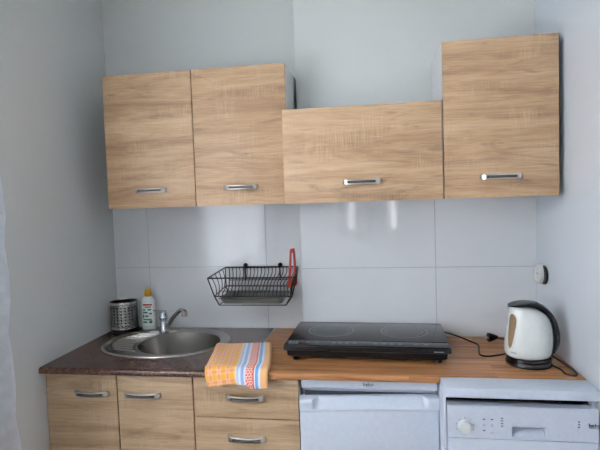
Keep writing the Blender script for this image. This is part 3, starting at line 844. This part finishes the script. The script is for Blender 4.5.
ca2 = math.radians(180 + 47)
obj('small_mark', patch_on_body(lambda f: ca2 - .16, lambda f: ca2 + .16, .051, .056, .0007, 6, 2), SILV, t)
# side grip hollow edge: raised oval rib on the cheek facing the camera
bm = new_bm(); pts = []
for k in range(28):
    a = 2 * PI * k / 28; x = .048 + .020 * math.cos(a); z = .115 + .052 * math.sin(a) + .0
    xl, xr, hd = interp(KT, z); cx = (xl + xr) / 2; hx = (xr - xl) / 2
    q = min(.97, abs(x - cx) / hx); y = -hd * (1 - q ** (2 / .86)) ** (.86 / 2); pts.append((x, y - .0000, z))
tube(bm, pts, .0011, 6, closed=True); obj('cheek_rib', bm, WPLA, t)
bm = new_bm()
inv = (Matrix.Translation(t.location) @ t.rotation_euler.to_matrix().to_4x4()).inverted()
pts = [(1.912, -.480, ZW + .006), (1.930, -.520, zc), (1.930, -.560, zc), (1.950, -.575, zc), (1.965, -.560, zc), (1.968, -.510, zc), (1.962, -.440, zc), (1.955, -.370, zc), (1.950, -.300, zc), (1.945, -.220, zc), (1.950, -.160, zc), (1.962, -.1225, ZW + .02), (1.968, -.1195, ZW + .10), (1.966, -.126, ZW + .20), (1.955, -.150, ZW + .262)]
pts = pts[:12]
pts[-1] = (1.955, -.135, zc)
tube(bm, [inv @ Vector(p) for p in catmull(pts, 7)], .0034, 8); obj('cord', bm, RUBBER, kb)

# ------------------------------------------------------------------ wall socket
t = thing('wall_socket', 'small white round socket standing off its black back box on the right wall', 'socket', (W - .001, -.195, 1.148))
def xlathe(bm, prof, c, n=32, ry=1, rz=1):
    loft(bm, [[(c[0] - z, c[1] + r * ry * math.cos(2 * PI * k / n), c[2] + r * rz * math.sin(2 * PI * k / n)) for k in range(n)] for r, z in prof])
bm = new_bm(); xlathe(bm, [(.036, 0), (.038, .002), (.038, .010), (.035, .011)], (0, -.024, -.003), ry=1); obj('back_box', bm, BLACKP, t)
bm = new_bm(); xlathe(bm, [(.030, .0), (.040, .0005), (.041, .018), (.039, .025), (.034, .028), (.030, .028), (.028, .023), (.01, .023)], (0, -.004, .0)); cv = obj('cover', bm, WPLA, t)
bm = new_bm()
for s_ in (-1, 1): xlathe(bm, [(.003, .023), (.003, .0236), (.001, .0238)], (0, -.004 + s_ * .0095, 0), 12)
obj('contact_holes', bm, BLACKP, cv)

# ------------------------------------------------------------------ fridge
t = thing('fridge', 'white undercounter fridge with its door slightly ajar, under the wooden worktop', 'fridge', (1.0225, 0, 0))
FW = .486
bm = new_bm(); box(bm, .002, FW - .002, -.530, -.13, .012, .7845, .004); box(bm, .0, FW, -.530, -.13, .785, .8345, .004)
obj('cabinet', bm, WENAM2, t)
bm = new_bm(); box(bm, .004, FW, -.566, -.5305, .7945, .8345, .004, 3); tp = obj('top_trim', bm, WENAM, t)
text_obj('beko', .0165, INK, tp, (.247, -.5664, .812), (PI / 2, 0, 0), sx=1.15)
bm = new_bm(); box(bm, .236, .2585, -.5668, -.5660, .8035, .8043); obj('logo_underline', bm, INK, tp)
bm = new_bm(); box(bm, .012, FW - .012, -.534, -.5302, .03, .772, 0); obj('door_seal', bm, plain('grey_seal', srgb(74, 82, 92), .7), t)
# door hinged on the right, opened about 2.6 degrees
dr = bpy.data.objects.new('door', None)
bpy.data.objects.remove(dr)
def fridge_door():
    """local origin at the right hinge edge, x -FW..0, front at y=-.05; scooped grip in the top band"""
    bm = new_bm(); z0, z1 = -.73, 0
    w = FW
    # cross-sections along z of the plain slab
    box(bm, -w, 0, -.046, -.002, z0, -.0415, .005, 3)
    # band with the scoop: loft along x; section in (y,z)
    nx = 150; rings = []
    for i in range(nx + 1):
        x = -w + w * i / nx
        xa, xb, xc, xd = -w + .045, -w + .070, -.054, -.038
        d = 0
        if xa < x < xd:
            d = min(1, (x - xa) / (xb - xa), (xd - x) / (xd - xc)); d = min(1, d * 1.15)
        # scoop: the top front edge drops and slopes back
        pts = [(-.002, -.041), (-.0475, -.041), (-.0495, -.039), (-.0495, -.035), (-.0495 + .004 * d, -.031), (-.0495 + .020 * d, -.016), (-.0490 + .029 * d, -.006), (-.0465 + .030 * d, -.002), (-.044 + .030 * d, 0), (-.008, 0), (-.002, 0)]
        rings.append([(x, y, z) for y, z in pts])
    loft(bm, rings)
    return bm
door = obj('door', fridge_door(), WENAM, t, (FW - .001, -.5345, .7740), (0, 0, math.radians(5.3)), sharp=40)

# ------------------------------------------------------------------ dishwasher
t = thing('dishwasher', 'white dishwasher with control knob and loose lid at the right, beside the fridge', 'dishwasher', (1.5135, 0, 0))
DW = .4655
bm = new_bm()
box(bm, 0, .009, -.672, -.13, .03, .8285, .001); box(bm, DW - .009, DW, -.672, -.13, .03, .8285, .001)
box(bm, .009, DW - .009, -.60, -.13, .03, .8285); 
for lx in (.04, DW - .04):
    for ly in (-.56, -.18): lathe(bm, [(.016, 0.001), (.016, .03)], (lx, ly, 0), 14)
obj('cabinet', bm, WENAM, t)
bm = new_bm(); box(bm, .010, DW - .010, -.6445, -.6005, .740, .8000); box(bm, .010, DW - .010, -.640, -.6005, .8041, .8285) if False else None; box(bm, .010, DW - .010, -.606, -.6005, .8040, .8285); obj('gap_shade', bm, BLACKP, t, label='black blocks added for the shade in the gap under the lid')  # black blocks stand in for the deep shade between lid and door
bm = new_bm(); box(bm, .0, DW, -.702, -.605, .829, .8605, .004, 3); obj('lid', bm, WENAM, t)
bm = new_bm(); box(bm, .011, DW - .0005, -.688, -.612, .08, .691, .004); box(bm, .018, DW - .012, -.66, -.642, .70, .80, .002); dd = obj('door', bm, WENAM, t)
# control panel with a sunken grip
def panel():
    bm = new_bm(); X0, X1, Z0, Z1, YF_, YB_ = .011, DW - .0005, .693, .800, -.692, -.645
    gx0, gx1, gz0, gz1 = .210, .312, .700 + .002, .742
    gx0, gx1, gz0, gz1 = .209, .310, .7025, .7365
    xs = [X0, gx0, gx1, X1]; zs_ = [Z0, gz0, gz1, Z1]
    for i in range(3):
        for j in range(3):
            if i == 1 and j == 1: continue
            box(bm, xs[i], xs[i + 1], YF_, YB_, zs_[j], zs_[j + 1])
    bmesh.ops.remove_doubles(bm, verts=bm.verts[:], dist=1e-6)
    # drop interior faces shared by neighbours
    seen = {}
    for f in bm.faces[:]:
        k = tuple(sorted(v.index for v in f.verts))
        seen.setdefault(k, []).append(f)
    dead = []
    cs = {}
    for f in bm.faces:
        c = f.calc_center_median(); k = (round(c.x, 5), round(c.y, 5), round(c.z, 5)); cs.setdefault(k, []).append(f)
    for k, fs in cs.items():
        if len(fs) > 1: dead += fs
    bmesh.ops.delete(bm, geom=dead, context='FACES')
    es = [e for e in bm.edges if len(e.link_faces) == 2 and e.calc_face_angle(0) > .5]
    bmesh.ops.bevel(bm, geom=es, offset=.002, segments=2, affect='EDGES')
    # sloped floor of the grip
    vs = [bm.verts.new(p) for p in ((gx0, YF_ + .004, gz0), (gx1, YF_ + .004, gz0), (gx1, YB_ + .012, gz1), (gx0, YB_ + .012, gz1))]
    bm.faces.new(vs)
    box(bm, gx0 - .001, gx1 + .001, YB_ - .002, YB_ + .001, gz0 - .001, gz1 + .001)
    return bm
pn = obj('control_panel', panel(), WENAM2, t, sharp=30)
YP = -.692
bm = new_bm()
def ylathe(bm, prof, c, n=40):
    loft(bm, [[(c[0] + r * math.cos(2 * PI * k / n), c[1] - y, c[2] + r * math.sin(2 * PI * k / n)) for k in range(n)] for r, y in prof])
ylathe(bm, [(.0225, .0002), (.0225, .002), (.0205, .003), (.0195, .014), (.0185, .0165), (.016, .0175)], (.064, YP, .7325)); kn = obj('knob', bm, WPLA, pn)
bm = new_bm(); box(bm, .0652, .0668, YP - .0181, YP - .0170, .738, .7495); obj('pointer', bm, SILV, kn) if False else bm.free()
def mark(par, nm, parts, mat):
    bm = new_bm()
    for x, z, hw, hh in parts: box(bm, x - hw, x + hw, YP - .0006, YP + .001, z - hh, z + hh)
    return obj(nm, bm, mat, par)
for k in range(7):
    a = math.radians(-112 + k * 37.5)
    mark(pn, 'dial_mark', [(.064 + .0275 * math.sin(a), .7325 + .0275 * math.cos(a), .0014, .0014)], GREYP)
for x, z in ((.123, .7575), (.1475, .7575), (.123, .7205)): mark(pn, 'programme_symbol', [(x, z, .0036, .0016)], INK)
for x, z in ((.123, .738), (.1475, .738)):
    bm = new_bm(); ann(bm, x, z, .0022, .0040, 0, 16)
    for v in bm.verts: v.co.z = v.co.y; v.co.y = YP - .0005
    obj('push_button', bm, SILV, pn)
for i in range(4): mark(pn, 'indicator_symbol', [(.178, .7625 - i * .0085, .0036, .0013)], INK)
mark(pn, 'symbol_underline', [(.1465, .7135, .0065, .0007)], SILV)
for i in range(3): mark(pn, 'status_light', [(.4065, .7590 - i * .0085, .0026, .0015)], INK)
text_obj('beko', .018, INK, pn, (.452, YP - .0006, .7485), (PI / 2, 0, 0), sx=1.0)
bm = new_bm(); box(bm, .437, .4645, YP - .0007, YP + .001, .7390, .7402); obj('logo_underline', bm, INK, pn)

# ------------------------------------------------------------------ net curtain in front of the left window
def curtain(y0, y1, x, z0, z1, amp, per, axis='y'):
    bm = new_bm(); n = int(abs(y1 - y0) / .012); nz = 24; G = []
    for j in range(nz + 1):
        z = z0 + (z1 - z0) * j / nz; row = []
        for i in range(n + 1):
            y = y0 + (y1 - y0) * i / n
            a = amp * (1 - .35 * j / nz) * math.sin(2 * PI * y / per + .6 * math.sin(y * 7)) + .004 * math.sin(z * 9 + y * 20)
            yy = y + (.010 * math.sin(z * 22) if i == n else 0)
            row.append(bm.verts.new((x + a, yy, z) if axis == 'y' else (yy, x + a, z)))
        G.append(row)
    for j in range(nz):
        for i in range(n): bm.faces.new((G[j][i], G[j][i + 1], G[j + 1][i + 1], G[j + 1][i]))
    return bm
o = obj('net_curtain', curtain(-3.1, -.845, .085, .12, 2.42, .020, .11), CURT); tag(o, 'white lace net curtain over the window on the left wall', 'curtain')
bm = new_bm(); tube(bm, [(.085, -3.2, 2.435), (.085, -.78, 2.435)], .011, 12)
for y in (-3.1, -.9): tube(bm, [(.0005, y, 2.435), (.085, y, 2.435)], .006, 8)
tag(obj('curtain_rod', bm, WPLA), 'white curtain rod above the net curtain on the left wall', 'curtain rod')

o = obj('window_drape', curtain(1.075, 1.50, YF + .05, .9, 2.30, .012, .09, 'x'), plain('grey_drape', srgb(150, 152, 156), .9)); tag(o, 'grey drape hanging across the middle of the window behind the camera', 'curtain')
bm = new_bm(); tube(bm, [(.85, YF + .05, 2.31), (1.75, YF + .05, 2.31)], .010, 12)
for x in (.9, 1.7): tube(bm, [(x, YF + .0005, 2.31), (x, YF + .05, 2.31)], .006, 8)
tag(obj('curtain_rod', bm, WPLA), 'white curtain rod above the drape behind the camera', 'curtain rod')

# ------------------------------------------------------------------ light: daylight through the two windows
def area(name, loc, rot, sx, sy, energy, color):
    L = bpy.data.lights.new(name, 'AREA'); L.shape = 'RECTANGLE'; L.size = sx; L.size_y = sy; L.energy = energy; L.color = color
    o = bpy.data.objects.new(name, L); COL.objects.link(o); o.location = loc; o.rotation_euler = rot; return o
area('daylight_left_window', (-.14, (WY0 + WY1) / 2, (WZ0 + WZ1) / 2), (0, -PI / 2, 0), WZ1 - WZ0, WY1 - WY0, 107, (.985, .99, 1))
area('daylight_front_window', ((FX0 + FX1) / 2, YF - .14, (FZ0 + FZ1) / 2), (PI / 2, 0, 0), FX1 - FX0, FZ1 - FZ0, 20, (.98, 1, 1))
w = bpy.data.worlds.new('World'); scn.world = w; w.use_nodes = True
nt = w.node_tree; nt.nodes['Background'].inputs[0].default_value = (.86, .92, 1, 1); nt.nodes['Background'].inputs[1].default_value = 1.6

# ------------------------------------------------------------------ camera
cd = bpy.data.cameras.new('Camera'); cam = bpy.data.objects.new('Camera', cd); COL.objects.link(cam)
cd.sensor_width = 36; cd.lens = 482.8876 / 600 * 36; cd.clip_start = .02
yaw, pitch, roll = .150808, -.0525171, -.0327464
F = Vector((-math.sin(yaw) * math.cos(pitch), math.cos(yaw) * math.cos(pitch), math.sin(pitch)))
R = F.cross(Vector((0, 0, 1))).normalized(); U = R.cross(F)
c, s = math.cos(roll), math.sin(roll); R, U = R * c + U * s, -R * s + U * c
M = Matrix((R, U, -F)).transposed().to_4x4(); M.translation = Vector((1.3009587, -2.2724911, 1.479418))
cam.matrix_world = M; scn.camera = cam

vs_ = scn.view_settings
vs_.view_transform = 'Standard'; vs_.look = 'None'; vs_.gamma = 1; vs_.use_curve_mapping = False; vs_.exposure = -.30
